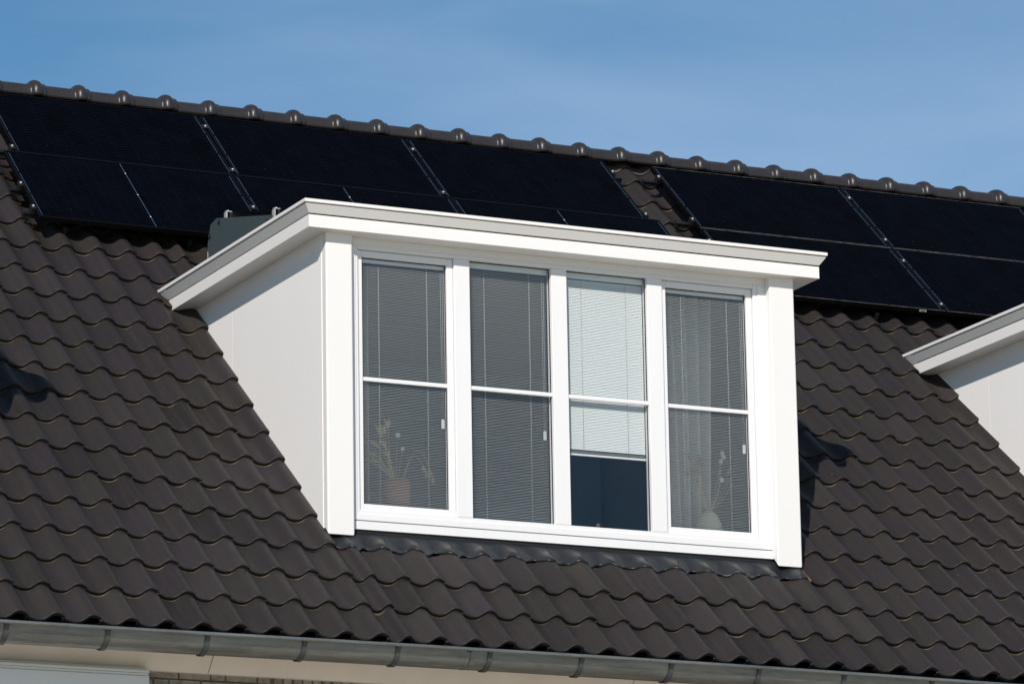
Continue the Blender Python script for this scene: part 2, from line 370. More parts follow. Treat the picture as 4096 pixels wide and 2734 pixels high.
XS = [0.0, 0.02, 0.05, 0.10, 0.17, 0.24, 0.31, 0.38, 0.45, 0.52, 0.58, 0.64, 0.69, 0.74, 0.79, 0.84, 0.89, 0.94, 0.98, 1.02, 1.05]
TH = 0.027
LIPP = [(0.030, -TH), (0.006, -TH), (0.000, -TH+0.002), (-0.002, -TH+0.006), (0.0045, -TH+0.0095), (-0.002, -TH+0.013), (-0.003, -0.006), (0.0, -0.002), (0.006, 0.0), (0.016, 0.0007)]
LIPM = [0.3, 0.8, 1, 0.5, 1, 0.4, 0.7, 0.9, 0.15, 0]
SS = [0.05, 0.12, 0.20, 0.28, GA-0.0105, GA-0.006, GA-0.001, GA+0.06]
SD = [0, 0, 0, 0, 0, 1, 1, 0]
def build_tiles():
    nx = len(XS); verts = []; faces = []; tone = []; lip = []
    edges = {}
    sect = [(s, dh, m) for (s, dh), m in zip(LIPP, LIPM)] + [(s, -TH*(s/GA)*0.985, 0.0) for s in SS]
    sd = [0.0]*len(LIPP)+SD; dust = []; shade = []
    ns_ = len(sect)
    pr = [prof(x) for x in XS]
    pr[0] = -0.014; pr[1] = -0.010
    base_f = []
    for a in range(ns_-1):
        for b in range(nx-1):
            base_f.append((a*nx+b, a*nx+b+1, (a+1)*nx+b+1, (a+1)*nx+b))
    # right edge wall of the roll
    for row in range(-1, 21):
        if row < 0: continue
        for j in range(-14, 60):
            x0, x1 = colx(j), colx(j+1); w = x1-x0
            s0 = row*GA
            cut0 = cut1 = None
            skip = False
            for k in (-1, 0, 1, 2):
                a, b = D0+k*DX, D1+k*DX
                if 3 <= row <= 11:
                    if x0 >= a-0.03 and x1 <= b+0.03: skip = True
                    if x0 < a-0.03 < x1 < b: cut1 = a+0.01
                    if a < x0 < b+0.0 and x1 > b+0.03: cut0 = b+0.004
            if skip: continue
            t = random.random()**1.3
            sh = random.gauss(0, 0.10)
            ds = random.gauss(0, 0.0022); dx = random.gauss(0, 0.0014); dh = random.gauss(0, 0.0008); tw = random.gauss(0, 0.004)
            if row == 0 and j in (10, 31): ds -= 0.012
            o = len(verts); ln = GA if row < 20 else 0.262
            for si, (s, h, m) in enumerate(sect):
                s_ = min(s, ln+0.02) if row == 20 else s
                if row == 20 and s > 0.2: s_ = 0.262 if s > 0.28 else 0.23
                for b in range(nx):
                    X = x0+w*XS[b]+dx
                    H = pr[b]
                    if cut1 and X > cut1: X = cut1; H = prof(min(1, (cut1-x0)/w))
                    if cut0 and X < cut0: X = cut0; H = prof((cut0-x0)/w)
                    verts.append(rp_(X, s0+s_+ds+tw*(XS[b]-0.5)*w, H+h+dh))
                    tone.append(t); shade.append(sh)
                    trough = max(0.0, min(1.0, (0.012-H)/0.03))
                    lip.append(m*(0.25+0.75*trough)*0.75); dust.append(0.0 if row == 2 and colx(9) < X < colx(26) else sd[si]*trough**0.7)
            faces += [tuple(i+o for i in f) for f in base_f]
            # closed right edge (thickness of the roll)
            e0 = len(verts)
            for a, (s, h, m) in enumerate(sect):
                p = verts[o+a*nx+nx-1]
                down = 0.019 if a > 8 else max(0.0, h+TH)*0.6
                verts.append((p[0]-0.001, p[1]+down*SP, p[2]-down*CP)); tone.append(t); shade.append(sh); lip.append(0.2); dust.append(0.0)
            for a in range(ns_-1):
                faces.append((o+a*nx+nx-1, e0+a, e0+a+1, o+(a+1)*nx+nx-1))
            if cut0:
                edge_v, edge_f = edges.setdefault((round(cut0, 2), row), ([], []))
                q = len(edge_v)
                for a, (s, h, m) in enumerate(sect):
                    if a < 7: continue
                    p = verts[o+a*nx]; edge_v.append((p[0]-0.0015, p[1], p[2])); edge_v.append((p[0]-0.0015, p[1]+0.016*SP, p[2]-0.016*CP))
                n_ = (len(edge_v)-q)//2
                for a in range(n_-1): edge_f.append((q+2*a, q+2*a+1, q+2*a+3, q+2*a+2))
    me = bpy.data.meshes.new('roof'); me.from_pydata(verts, [], faces)
    me.polygons.foreach_set('use_smooth', [True]*len(me.polygons))
    for nm, dat in (('tone', tone), ('lip', lip), ('dust', dust), ('shade', shade)):
        at = me.attributes.new(nm, 'FLOAT', 'POINT'); at.data.foreach_set('value', dat)
    me.materials.append(M['tile'])
    roof = bpy.data.objects.new('roof', me); COL.objects.link(roof); roof.parent = house
    for (cx_, row), (edge_v, edge_f) in edges.items():
        if row == 3: e = MB(); e.add(edge_v, edge_f); e.build('cut_tile_edge', M['terracotta'], roof)
    return roof
roof = build_tiles()
tag(roof, 'dark brown rolled clay tiles')

# far slope of the roof, gables and the felt below the tiles
XL, XR = -3.6, 13.6
YA, ZA = 5.665, 4.975                                          # apex line
b = MB()
b.hexa([(XL, YA, ZA-0.10), (XR, YA, ZA-0.10), (XR, YA*2, -0.10), (XL, YA*2, -0.10), (XL, YA, ZA-0.03), (XR, YA, ZA-0.03), (XR, YA*2+0.1, -0.06), (XL, YA*2+0.1, -0.06)])
b.build('back_slope', M['tile'], roof)
u = MB()
def under(xa, xb, sa, sb):
    u.hexa([rp_(xa, sa, -0.115), rp_(xb, sa, -0.115), rp_(xb, sb, -0.115), rp_(xa, sb, -0.115), rp_(xa, sa, -0.085), rp_(xb, sa, -0.085), rp_(xb, sb, -0.085), rp_(xa, sb, -0.085)])
under(XL, XR, 0.05, 1.24); under(XL, XR, 4.55, 7.50)
xs = XL
for k in (-1, 0, 1):
    under(xs, D0+k*DX+0.01, 1.24, 4.55); xs = D1+k*DX-0.01
under(xs, XR, 1.24, 4.55)
u.build('underlay', M['dark'], roof)

# ridge felt roll dressed over the top tiles
fr = MB(); vv = []; ff = []
xx = np.arange(XL, XR, 0.0118); rows_ = [(7.430, 0.004), (7.445, 0.009), (7.47, 0.010), (7.52, 0.012)]
for i, (s, dh) in enumerate(rows_):
    for n_, x in enumerate(xx):
        H = surf(x)*(1-0.25*i/3) - TH*0.6 + dh + 0.0016*(n_ % 2)
        vv.append(rp_(x, s+0.006*math.sin(x*9), H))
N = len(xx)
for i in range(3):
    for k in range(N-1): ff.append((i*N+k, i*N+k+1, (i+1)*N+k+1, (i+1)*N+k))
fr.add(vv, ff, True); fr.build('ridge_roll', M['felt'], roof, fix=False)

# ridge tiles
def ridge_mesh():
    RW = 0.125
    stations = [(-0.385, 0.000), (-0.34, 0.0), (-0.125, 0.0), (-0.114, 0.003), (-0.110, 0.012), (-0.102, 0.024), (-0.090, 0.0325), (-0.070, 0.0365), (-0.050, 0.0325), (-0.038, 0.024), (-0.030, 0.014), (-0.024, 0.0125), (-0.006, 0.0125), (0.0, 0.010), (0.0, -0.003)]
    n = 19; v = []; f = []
    for x, r in stations:
        SK = 0.040                                   # straight skirt below the arch
        for k in range(n):
            if k < 2 or k > n-3:
                side = -1 if k < 2 else 1
                y, z = side*(RW+r), (0.0 if k in (0, n-1) else SK*0.6)
            else:
                a = math.pi*((k-2)/(n-5)); ca, sa = math.cos(a), math.sin(a)
                y = -ca*(RW+r); z = SK + (abs(sa)**0.92)*(0.072+r)
            v.append((x, y, z))
    for i in range(len(stations)-1):
        for k in range(n-1): f.append((i*n+k, (i+1)*n+k, (i+1)*n+k+1, i*n+k+1))
    return v, f
rv, rf = ridge_mesh()
mb = MB(); mb.add(rv, rf, True)
first = mb.build('ridge_tile', M['ridge'], roof, fix=False)
sm = first.modifiers.new('solid', 'SOLIDIFY'); sm.thickness = 0.012; sm.offset = -1
at = first.data.attributes.new('tone', 'FLOAT', 'POINT'); at.data.foreach_set('value', [0.3]*len(first.data.vertices))
for i in range(-15, 33):
    if i == -15: c = first
    else: c = first.copy(); COL.objects.link(c); c.parent = roof
    x = 2.07+0.3495*i
    c.location = (x, YA, 4.949 + 0.0025*math.sin(i*2.7)); c.rotation_euler = (0.01*math.sin(i*1.9), 0.004*math.sin(i*3.1), 0.004*math.sin(i*1.3))
m = MB(); m.lathe([(0.0, 0.010), (0.009, 0.009), (0.011, 0.0), (0.012, -0.006)], (0, 0, 0), 8)
so = m.build('ridge_screw', M['blackmetal'], roof)
for i in range(-14, 33):
    c = so if i == -14 else so.copy()
    if i > -14: COL.objects.link(c); c.parent = roof
    c.location = (2.07+0.3495*i-0.17, YA, 4.946+0.112)

# wall with real brick courses near the eave
WY = 0.425   # brick face
w = MB(); w.box(XL, XR, WY+0.008, WY+0.25, -6.3, 0.10); w.box(XL, XR, 2*YA-0.3, 2*YA-0.05, -6.3, -0.14)
for gx in (XL, XR-0.2): w.prism_x([(WY+0.26, -6.3), (2*YA-0.31, -6.3), (2*YA-0.31, 0.05), (YA, ZA-0.25), (WY+0.26, 0.0)], gx, gx+0.2)
wall = w.build('wall', M['mortar'], house)
def brick_mat():
    m, t, b = base_mat('brick')
    att = t.nodes.new('ShaderNodeAttribute'); att.attribute_name = 'tone'
    v = coords(t); n = noise(t, 24, 5, 0.7, v, 0.3)
    c = mixc(t, att.outputs['Fac'], (0.19, 0.165, 0.14), (0.36, 0.32, 0.265))
    c = mixc(t, rng_node(t, n.outputs['Fac'], 0.4, 0.65, 0, 0.75), c, (0.42, 0.39, 0.34))
    c = mixc(t, rng_node(t, noise(t, 11, 3, 0.5, v).outputs['Fac'], 0.56, 0.7, 0, 0.7), c, (0.17, 0.12, 0.085))
    L(t, c, b.inputs['Base Color']); b.inputs['Roughness'].default_value = 0.92
    bump(t, b, noise(t, 55, 5, 0.7, v).outputs['Fac'], 1.0, 0.008); return m
M['brick'] = brick_mat()
bk = MB(); btone = []
def brick(x0, x1, z0, z1):
    j = lambda: random.uniform(-0.002, 0.002)
    y = WY+random.uniform(-0.003, 0.003)
    bk.box(x0+j(), x1+j(), y, WY+0.03, z0+j(), z1+j()); btone.extend([random.random()]*8)
z = -0.211; course = 0
while z > -1.25:
    x = XL+0.01+(0.055 if course % 2 else 0); 
    while x < 1.73:
        l = random.choice((0.10, 0.155, 0.21, 0.21)); l = min(l, max(0.05, 1.757-x))
        brick(x, x+l-0.011, z-0.052, z); x += l
    z -= 0.0635; course += 1
x = 1.772
while x < XR-0.1:
    brick(x, x+0.052, -0.42, -0.211); x += 0.0655
z = -0.431
while z > -1.25:
    x = 1.767
    while x < XR-0.2:
        l = random.choice((0.10, 0.21, 0.21)); brick(x, x+l-0.011, z-0.052, z); x += l
    z -= 0.0635
bo = bk.build('brick_course', M['brick'], wall)
at = bo.data.attributes.new('tone', 'FLOAT', 'POINT'); at.data.foreach_set('value', btone)

# slanted eave board in lengths with open seams
eb = MB(); seams = [XL, -1.57, 1.318, 4.207, 7.10, 9.99, XR]
for a, c in zip(seams[:-1], seams[1:]):
    eb = MB(); eb.prism_x([(0.205, -0.040), (0.268, -0.101), (0.388, -0.229), (WY+0.004, -0.229), (WY+0.004, -0.210), (0.398, -0.210), (0.23, -0.035)], a+0.0025, c-0.0025)
    eb.build('eave_board', M['board'], house, bevel=0.0015, seg=1)
eb2 = MB(); eb2.prism_x([(0.06, -0.10), (0.20, -0.052), (0.402, -0.203), (WY+0.005, -0.203), (WY+0.005, 0.20), (0.06, -0.06)], XL, XR)
eb2.build('eave_backing', M['dark'], house)

# gutter
def sag(x): return max(-0.020, -0.0016*(x-3.2)**2) if x > 3.2 else max(-0.004, -0.0008*(x-3.2)**2)
GR, GY, GZ, GL = 0.104, 0.000, -0.070, 0.030  # bead set forward on an added lip, shaped to shade the upper face
g = MB(); xs = np.arange(XL, XR+0.01, 0.2); n = 20; vv = []; ff = []
prof_g = [(-GR-GL, 0.002)]+[(-math.cos(math.pi*k/(n-2))*GR, -math.sin(math.pi*k/(n-2))*GR) for k in range(n-1)]
for x in xs:
    for r in (1.0, 0.975):
        for (y, z) in prof_g: vv.append((x, GY+y*r, GZ+z*r*1.06+sag(x)))
for i in range(len(xs)-1):
    for k in range(n-1):
        a = i*2*n+k; c = (i+1)*2*n+k
        ff.append((a, c, c+1, a+1)); ff.append((a+n, a+n+1, c+n+1, c+n))
    a = i*2*n; c = (i+1)*2*n
    ff.append((a+n-1, c+n-1, c+2*n-1, a+2*n-1)); ff.append((a, a+n, c+n, c))
g.add(vv, ff, True)
gutter = g.build('gutter', M['zinc'], house)
gb = MB(); gb.tube([(x, GY-GR-GL-0.006, GZ-0.004+sag(x)) for x in xs], 0.0115, 12); gb.build('gutter_bead', M['zinc'], gutter)
for sx in (2.86, 6.42, 6.60, -1.2):
    gs = MB(); v2 = []; f2 = []
    for xo in (-0.013, 0.013):
        for (y, z) in prof_g[1:]: v2.append((sx+xo, GY+y*1.014, GZ+z*1.075+sag(sx)))
    for k in range(n-2): f2.append((k, k+1, n+k, n-1+k))
    gs.add(v2, f2, True)
    gs.build('gutter_seam', M['zinc'], gutter, fix=False).modifiers.new('s', 'SOLIDIFY').thickness = 0.002
def bracket_mb():
    mb = MB(); v2 = []; f2 = []; m = 22
    arc = [(-math.cos(math.pi*k/(m-1)), -math.sin(math.pi*k/(m-1))) for k in range(m)]
    path = [(-GR-GL, -0.006), (-GR-GL*0.55, -0.012), (-GR*1.03, -0.020)] + [(GR*1.035*y, GR*1.095*z) for y, z in arc[4:]] + [(GR*1.06, 0.06)]
    for (y, z) in path:
        l = math.hypot(y, z) or 1; oy, oz = y/l*0.006, z/l*0.006
        for xo in (-0.0145, 0.0145): v2.append((xo, y, z)); v2.append((xo, y+oy, z+oz))
    for k in range(len(path)-1):
        a = 4*k; c = a+4
        f2 += [(a, a+2, c+2, c), (a+1, c+1, c+3, a+3), (a, c, c+1, a+1), (a+2, a+3, c+3, c+2)]
    f2 += [(0, 1, 3, 2), (len(v2)-4, len(v2)-2, len(v2)-1, len(v2)-3)]
    mb.add(v2, f2, False); return mb
br0 = bracket_mb().build('gutter_bracket', M['zincdark'], gutter)
bx = [-3.32, -2.69, -2.06, -1.42, -0.79, -0.155, 0.482, 1.12, 1.755, 2.378, 3.002, 3.636, 4.268, 4.898, 5.521, 6.173, 6.80, 7.43, 8.06, 8.69, 9.32, 9.95, 10.6, 11.2, 11.85]
for i, x in enumerate(bx):
    c = br0 if i == 0 else br0.copy()
    if i: COL.objects.link(c); c.parent = gutter
    c.location = (x, GY, GZ+sag(x))

# white box of the window head under the eave
m_ = MB(); m_.box(-1.5, 0.897, 0.290, 0.43, -0.2615, -0.2445); m_.box(-1.5, 0.893, 0.297, 0.43, -0.279, -0.2635); m_.box(-1.5, 0.896, 0.290, 0.43, -0.62, -0.281)
m_.build('shutter_box', M['boxwhite'], house, bevel=0.002)
m_ = MB(); m_.box(-1.5, 0.903, 0.325, 0.43, -0.2435, -0.226); m_.build('shutter_box_cap', M['board'], house)

# ------------------------------------------------------------------ dormer
def sweep_u(profile, x0, x1, y0, y1):
    """profile of (outward, z) carried round left side, front and right side with mitred corners"""
    v = []; f = []; n = len(profile)
    for (o, z) in profile: v.append((x0-o, y1, z))
    for (o, z) in profile: v.append((x0-o, y0-o, z))
    for (o, z) in profile: v.append((x1+o, y0-o, z))
    for (o, z) in profile: v.append((x1+o, y1, z))
    for k in range(3):
        for i in range(n-1): f.append((k*n+i, k*n+i+1, (k+1)*n+i+1, (k+1)*n+i))
    return v, f
SOF = 2.803
def make_dormer():
    root = empty('dormer', (D0, 0.9, 0.8))
    inv = Matrix.Translation((-D0, -0.9, -0.8))
    def put(mb, name, mat, parent=root, **k):
        base = root if parent is root else parent
        if parent is root: mb.v = [(x-D0, y-0.9, z-0.8) for x, y, z in mb.v]
        else: mb.v = [(x-D0, y-0.9, z-0.8) for x, y, z in mb.v]
        return mb.build(name, mat, base, **k)
    # side panels with a hair seam
    for nm, xa, xb in (('side_panel', 2.350, 2.39), ('side_panel', 5.77, 5.812)):
        m = MB(); zb = lambda y: y*SP/CP-0.13
        m.prism_x([(0.99, zb(0.99)), (2.532, zb(2.532)), (2.532, SOF+0.02), (0.99, SOF+0.02)], xa, xb)
        m.prism_x([(2.534, zb(2.534)), (3.45, zb(3.45)), (3.45, SOF+0.02), (2.534, SOF+0.02)], xa, xb)
        m.box(xa+0.002, xb-0.002, 2.5, 2.6, 1.9, SOF)
        put(m, nm, M['cheek_lit'])
    # corner pilasters, cut to the slope at the foot
    for xa, xb in ((2.3535, 2.541), (5.626, 5.814)):
        m = MB(); m.prism_x([(0.921, 0.806), (1.045, 0.93), (1.045, SOF+0.01), (0.921, SOF+0.01)], xa, xb)
        put(m, 'pilaster', M['cream'], bevel=0.011, seg=4)
    # cornice
    P = [(-0.20, SOF), (0.0, SOF), (0.0, 2.8845), (-0.016, 2.8850), (-0.016, 2.8950), (0.002, 2.8955), (0.0370, 2.9455), (0.0300, 2.9500), (0.0300, 2.9565), (0.045, 2.9575), (0.045, 2.978), (0.038, 2.980), (-0.05, 2.980), (-0.05, 2.945)]
    v, f = sweep_u(P, 2.197, 5.966, 0.831, 3.62)
    m = MB(); m.add(v, f); c = put(m, 'cornice', M['cream'])
    for jp, jm in (([(-0.009, 2.884), (-0.009, 2.897)], 'rubber'), ([(0.0315, 2.9475), (0.0315, 2.9570)], 'grooveshade')):  # dark and grey strips paint the shadow lines of the cornice grooves
        v, f = sweep_u(jp, 2.197, 5.966, 0.831, 3.3); m = MB(); m.add(v, f); put(m, 'cornice_groove_shade', M[jm])
    m = MB(); m.box(2.24, 5.92, 0.87, 3.7, 2.90, 2.945); put(m, 'flat_roof', M['flatroof'])
    m = MB(); m.box(2.39, 5.77, 1.02, 3.6, SOF-0.0, SOF+0.09); put(m, 'ceiling_slab', M['flatroof'])
    m = MB(); m.box(2.38, 5.78, 0.862, 1.06, SOF+0.001, SOF+0.03); put(m, 'soffit', M['cream'])
    # window frame
    Y0, Y1 = 0.991, 1.065
    m = MB()
    m.box(2.545, 2.609, Y0, Y1, 0.93, SOF+0.01)
    m.box(5.535, 5.628, Y0, Y1, 0.93, SOF+0.01)
    m.box(2.609, 5.535, Y0+0.0006, Y1, 2.731, SOF+0.01)
    m.box(2.609, 5.535, Y0+0.0006, Y1, 0.93, 0.998)
    for a, bb in ((3.300, 3.412), (4.011, 4.124), (4.726, 4.838)): m.box(a, bb, Y0-0.0008, Y1-0.001, 0.9985, 2.7305)
    # raised face mouldings of the outer frame
    m.box(2.545, 5.628, Y0-0.006, Y0-0.0004, 2.757, SOF+0.005); m.box(2.545, 2.590, Y0-0.006, Y0-0.0004, 0.93, 2.7565); m.box(5.566, 5.628, Y0-0.006, Y0-0.0004, 0.93, 2.7565)
    m.box(2.5905, 5.5655, Y0-0.006, Y0-0.0004, 0.93, 0.972)
    wf = put(m, 'window_frame', M['white'], bevel=0.003)
    m = MB(); m.box(2.545, 5.632, 0.984, 1.07, 0.868, 0.924); put(m, 'sill_board', M['white'], bevel=0.002)
    m = MB(); m.box(2.55, 5.62, 1.0, 1.06, 0.845, 0.935); put(m, 'sill_gap_shade', M['rubber'])  # black strip paints the shadow band in the gap at the sill
    # sashes of the outer windows, glazing bars and panes
    def gl(x0, x1, z0, z1, y, par):
        k = MB(); k.box(x0-0.004, x1+0.004, y, y+0.004, z0-0.004, z1+0.004); put(k, 'pane', M['glass'], par)
    def seal(x0, x1, z0, z1, y, par):
        k = MB(); t_ = 0.006
        k.box(x0, x0+t_, y-0.006, y-0.0005, z0, z1); k.box(x1-t_, x1, y-0.006, y-0.0005, z0, z1)
        k.box(x0+t_, x1-t_, y-0.006, y-0.0005, z0, z0+t_); k.box(x0+t_, x1-t_, y-0.006, y-0.0005, z1-t_, z1); put(k, 'gasket', M['rubber'], par)
    for a, bb in ((2.611, 3.298), (4.840, 5.533)):
        m = MB(); ya, yb = Y0+0.020, Y0+0.072; s_ = 0.036; e = 0.043
        m.box(a, a+s_, ya, yb, 1.000, 2.729); m.box(bb-e, bb, ya, yb, 1.000, 2.729)
        m.box(a+s_, bb-e, ya+0.0005, yb, 1.000, 1.044); m.box(a+s_, bb-e, ya+0.0005, yb, 2.686, 2.729)
        sash = put(m, 'sash', M['white'], bevel=0.004)
        gl(a+s_, bb-e, 1.044, 2.686, Y0+0.048, sash)
        seal(a+s_, bb-e, 1.044, 2.686, Y0+0.047, sash)
        k = MB(); k.box(a+s_, bb-e, ya+0.014, Y0+0.046, 1.860, 1.887); put(k, 'glazing_bar', M['white'], sash, bevel=0.004)
    for a, bb in ((3.412, 4.011), (4.124, 4.726)):
        gl(a, bb, 0.998, 2.731, Y0+0.038, wf)
        seal(a, bb, 0.998, 2.731, Y0+0.037, wf)
        k = MB(); k.box(a, bb, Y0+0.010, Y0+0.036, 1.857, 1.884); put(k, 'glazing_bar', M['white'], wf, bevel=0.004)
    # room behind
    m = MB(); t_ = 0.02
    X0, X1, YB, ZF = 2.395, 5.765, 4.6, 0.1
    m.box(X0, X1, YB, YB+t_, ZF, 2.78); m.box(X0, X1, 1.07, YB, ZF-t_, ZF)
    m.box(X0, X1, 1.07, YB, 2.755, 2.775); m.box(X0-0.003, X0+0.002, 1.07, YB, ZF, 2.75); m.box(X1-0.002, X1+0.003, 1.07, YB, ZF, 2.75)
    m.box(X0, X1, 1.30, 1.32, ZF, 0.97)
    put(m, 'room_wall', M['inner'])
    m = MB(); m.box(2.40, 5.76, 1.075, 1.32, 0.972, 0.992); put(m, 'inner_sill', M['white'])
    return root

dormer = make_dormer()
tag(dormer, 'white panelled dormer with four tall windows standing fully in view', 'dormer window', 'white dormers on the tile roof')
# lead apron, dressed over the tiles at the foot
def make_apron(parent, ox):
    xs = np.arange(1.985, 5.835, 0.0118); rows = 26; v = []; f = []; dust = []
    for i in range(rows):
        t = i/(rows-1)
        for x in xs:
            x = float(x); H = surf(x)
            lip_s = (1.112 if x > 2.34 else 1.066)+(0.030 if x > 2.34 else 0.004)*math.sin(x*math.pi*2/TW*1.0+0.8)+(0.012*math.sin(x*37)+0.006*math.sin(x*61+1))*(1 if x > 2.34 else 0.3)
            s = lip_s+(1.40-lip_s)*t
            fade = max(0.0, 1-(max(0, t-0.12)/0.62))**1.4
            lump = 0.0035*math.sin(x*52+3*t)*math.exp(-((t-0.12)/0.1)**2)
            h = (H-TH+0.006)*fade - 0.024*(1-fade) + lump
            if i == 0: h -= 0.004
            if x < 2.34: s = lip_s+0.05*t; h = H-TH+0.004
            p = rp_(x, s, h); v.append((p[0]-D0, p[1]-0.9, p[2]-0.8))
            c = (x/TW+0.3 if x > colx(11) else x/TW) % 1.0
            dust.append(math.exp(-((c-0.88)/0.16)**2)*math.exp(-((t-0.36+0.5*(0.88-c))/0.10)**2)*1.0)
    N = len(xs)
    for i in range(rows-1):
        for k in range(N-1): f.append((i*N+k, i*N+k+1, (i+1)*N+k+1, (i+1)*N+k))
    m = MB(); m.add(v, f, True); o = m.build('lead_apron', M['lead'], parent, fix=False)
    at = o.data.attributes.new('dust', 'FLOAT', 'POINT'); at.data.foreach_set('value', dust)
    sm = o.modifiers.new('solid', 'SOLIDIFY'); sm.thickness = 0.004; sm.offset = 1
    return o
make_apron(dormer, 0)
for k, lab in ((1, 'white dormer cut off by the right edge, only its left side in view'), (-1, 'white dormer beyond the left edge, known only by its shadow')):
    c = copy_tree(dormer); c.location = (D0+k*DX, 0.9, 0.8+DZ*k)
    c['label'] = lab

# ------------------------------------------------------------------ blinds and things on the sill
BY = 1.063
def make_blind(x0, x1, ztop, zbot, tilt, cords, label, tassel=None, bottom=False):
    root = empty('venetian_blind', ((x0+x1)/2, BY, ztop)); ox, oy, oz = root.location
    tag(root, label, 'window blind', 'venetian blinds behind the dormer windows')
    def put(mb, name, mat, **k):
        mb.v = [(x-ox, y-oy, z-oz) for x, y, z in mb.v]; return mb.build(name, mat, root, **k)
    m = MB(); m.box(x0, x1, BY-0.014, BY+0.014, ztop-0.040, ztop); put(m, 'head_rail', M['slat'], bevel=0.002)
    m = MB(); z = ztop-0.055; hw = 0.008; pitch = 0.0104
    ct, st = math.cos(tilt), math.sin(tilt)
    v = []; f = []
    while z > zbot+(0.034 if tilt else 0.006):
        o = len(v)
        jit = random.gauss(0, 0.0003)
        for (a, c) in ((-hw, 0.0), (-hw*0.4, 0.0011), (hw*0.4, 0.0011), (hw, 0.0)):
            y = BY+a*ct-c*st; zz = z+a*st+c*ct+jit
            v.append((x0+0.003, y, zz)); v.append((x1-0.003, y, zz))
        for k in range(3): f.append((o+2*k, o+2*k+1, o+2*k+3, o+2*k+2))
        z -= pitch
    if tilt:      # slats gathered above the bottom rail
        for k in range(6):
            z = zbot+0.007+k*0.0036
            o = len(v); v += [(x0+0.003, BY-hw, z), (x1-0.003, BY-hw, z), (x0+0.003, BY+hw, z+0.0006), (x1-0.003, BY+hw, z+0.0006)]; f.append((o, o+1, o+3, o+2))
    m.add(v, f, True); sl = put(m, 'slats', M['slat'], fix=False)
    m = MB()
    for cx in cords:
        X = x0+(x1-x0)*cx
        m.tube([(X, BY-0.0095, ztop-0.04), (X, BY-0.0095, zbot)], 0.0013, 5); m.tube([(X+0.004, BY+0.0095, ztop-0.04), (X+0.004, BY+0.0095, zbot)], 0.0011, 5)
    put(m, 'ladder_cord', M['cord'])
    m = MB(); m.box(x0+0.002, x1-0.002, BY-0.009, BY+0.009, zbot-0.008, zbot+0.004); put(m, 'bottom_rail', M['slat'], bevel=0.002)
    if tassel:
        X = x1-0.038; m = MB()
        m.tube([(X-0.006, BY-0.016, ztop-0.06), (X-0.004, BY-0.016, tassel+0.05)], 0.0011, 5); m.tube([(X+0.008, BY-0.016, ztop-0.06), (X+0.006, BY-0.016, tassel+0.05)], 0.0011, 5)
        put(m, 'pull_cord', M['cord'])
        m = MB(); m.box(X-0.011, X+0.011, BY-0.021, BY-0.012, tassel-0.012, tassel+0.050); put(m, 'cord_weight', M['cord'], bevel=0.002)
    return root
make_blind(2.650, 3.268, 2.700, 1.052, 0.0, (0.215, 0.775), 'open white slatted blind in the leftmost window, in front of the dried grasses', 1.60)
make_blind(3.418, 4.008, 2.735, 1.008, 0.0, (0.215, 0.775), 'open white slatted blind in the second window, nothing but dark room behind it', 1.58)
make_blind(4.128, 4.722, 2.735, 1.495, math.radians(57), (0.22, 0.78), 'closed white blind half lowered over the third window')
make_blind(4.878, 5.500, 2.700, 1.046, 0.0, (0.215, 0.775), 'open white slatted blind in the rightmost window, in front of the long curtain', 1.60)

def curtain(x0, x1, y, z0, z1, folds, label, taper=0.0):
    v = []; f = []; n = folds*10
    for i, z in enumerate((z0, (z0+z1)/2, z1)):
        for k in range(n+1):
            u = k/n; xx = x0+(x1-x0)*u; xx += (0.5-u)*taper*(1-i/2)
            v.append((xx-x0, 0.045*math.sin(u*folds*2*math.pi)+0.008*math.sin(u*23+i), z-z0))
    for i in range(2):
        for k in range(n): f.append((i*(n+1)+k, i*(n+1)+k+1, (i+1)*(n+1)+k+1, (i+1)*(n+1)+k))
    m = MB(); m.add(v, f, True); o = m.build('curtain', M['curtain'], fix=False); o.location = (x0, y, z0)
    o.modifiers.new('s', 'SOLIDIFY').thickness = 0.002
    tag(o, label, 'curtain', 'grey curtains inside the dormer'); return o
curtain(2.66, 2.83, 1.36, 0.5, 2.72, 3, 'narrow grey curtain drawn to the left edge of the leftmost window')
curtain(5.00, 5.40, 1.36, 0.5, 2.72, 4, 'wide grey curtain hanging in folds behind the rightmost window', 0.14)

def vase(x, y, z, prof_, mat, label):
    m = MB(); m.lathe(prof_, (0, 0, 0), 24); o = m.build('vase', mat, fix=False); o.location = (x, y, z)
    tag(o, label, 'vase'); return o
vase(2.965, 1.215, 0.993, [(0.0, 0.0), (0.060, 0.0), (0.074, 0.03), (0.088, 0.12), (0.092, 0.20), (0.088, 0.262), (0.080, 0.262), (0.080, 0.10), (0, 0.08)], M['vase'], 'reddish brown pot on the inner sill of the leftmost window')
vase(5.268, 1.215, 0.993, [(0.0, 0.0), (0.085, 0.0), (0.095, 0.05), (0.085, 0.13), (0.060, 0.19), (0.030, 0.215), (0.022, 0.215), (0.02, 0.18), (0, 0.1)], M['cvase'], 'pale rounded vase on the inner sill of the rightmost window')

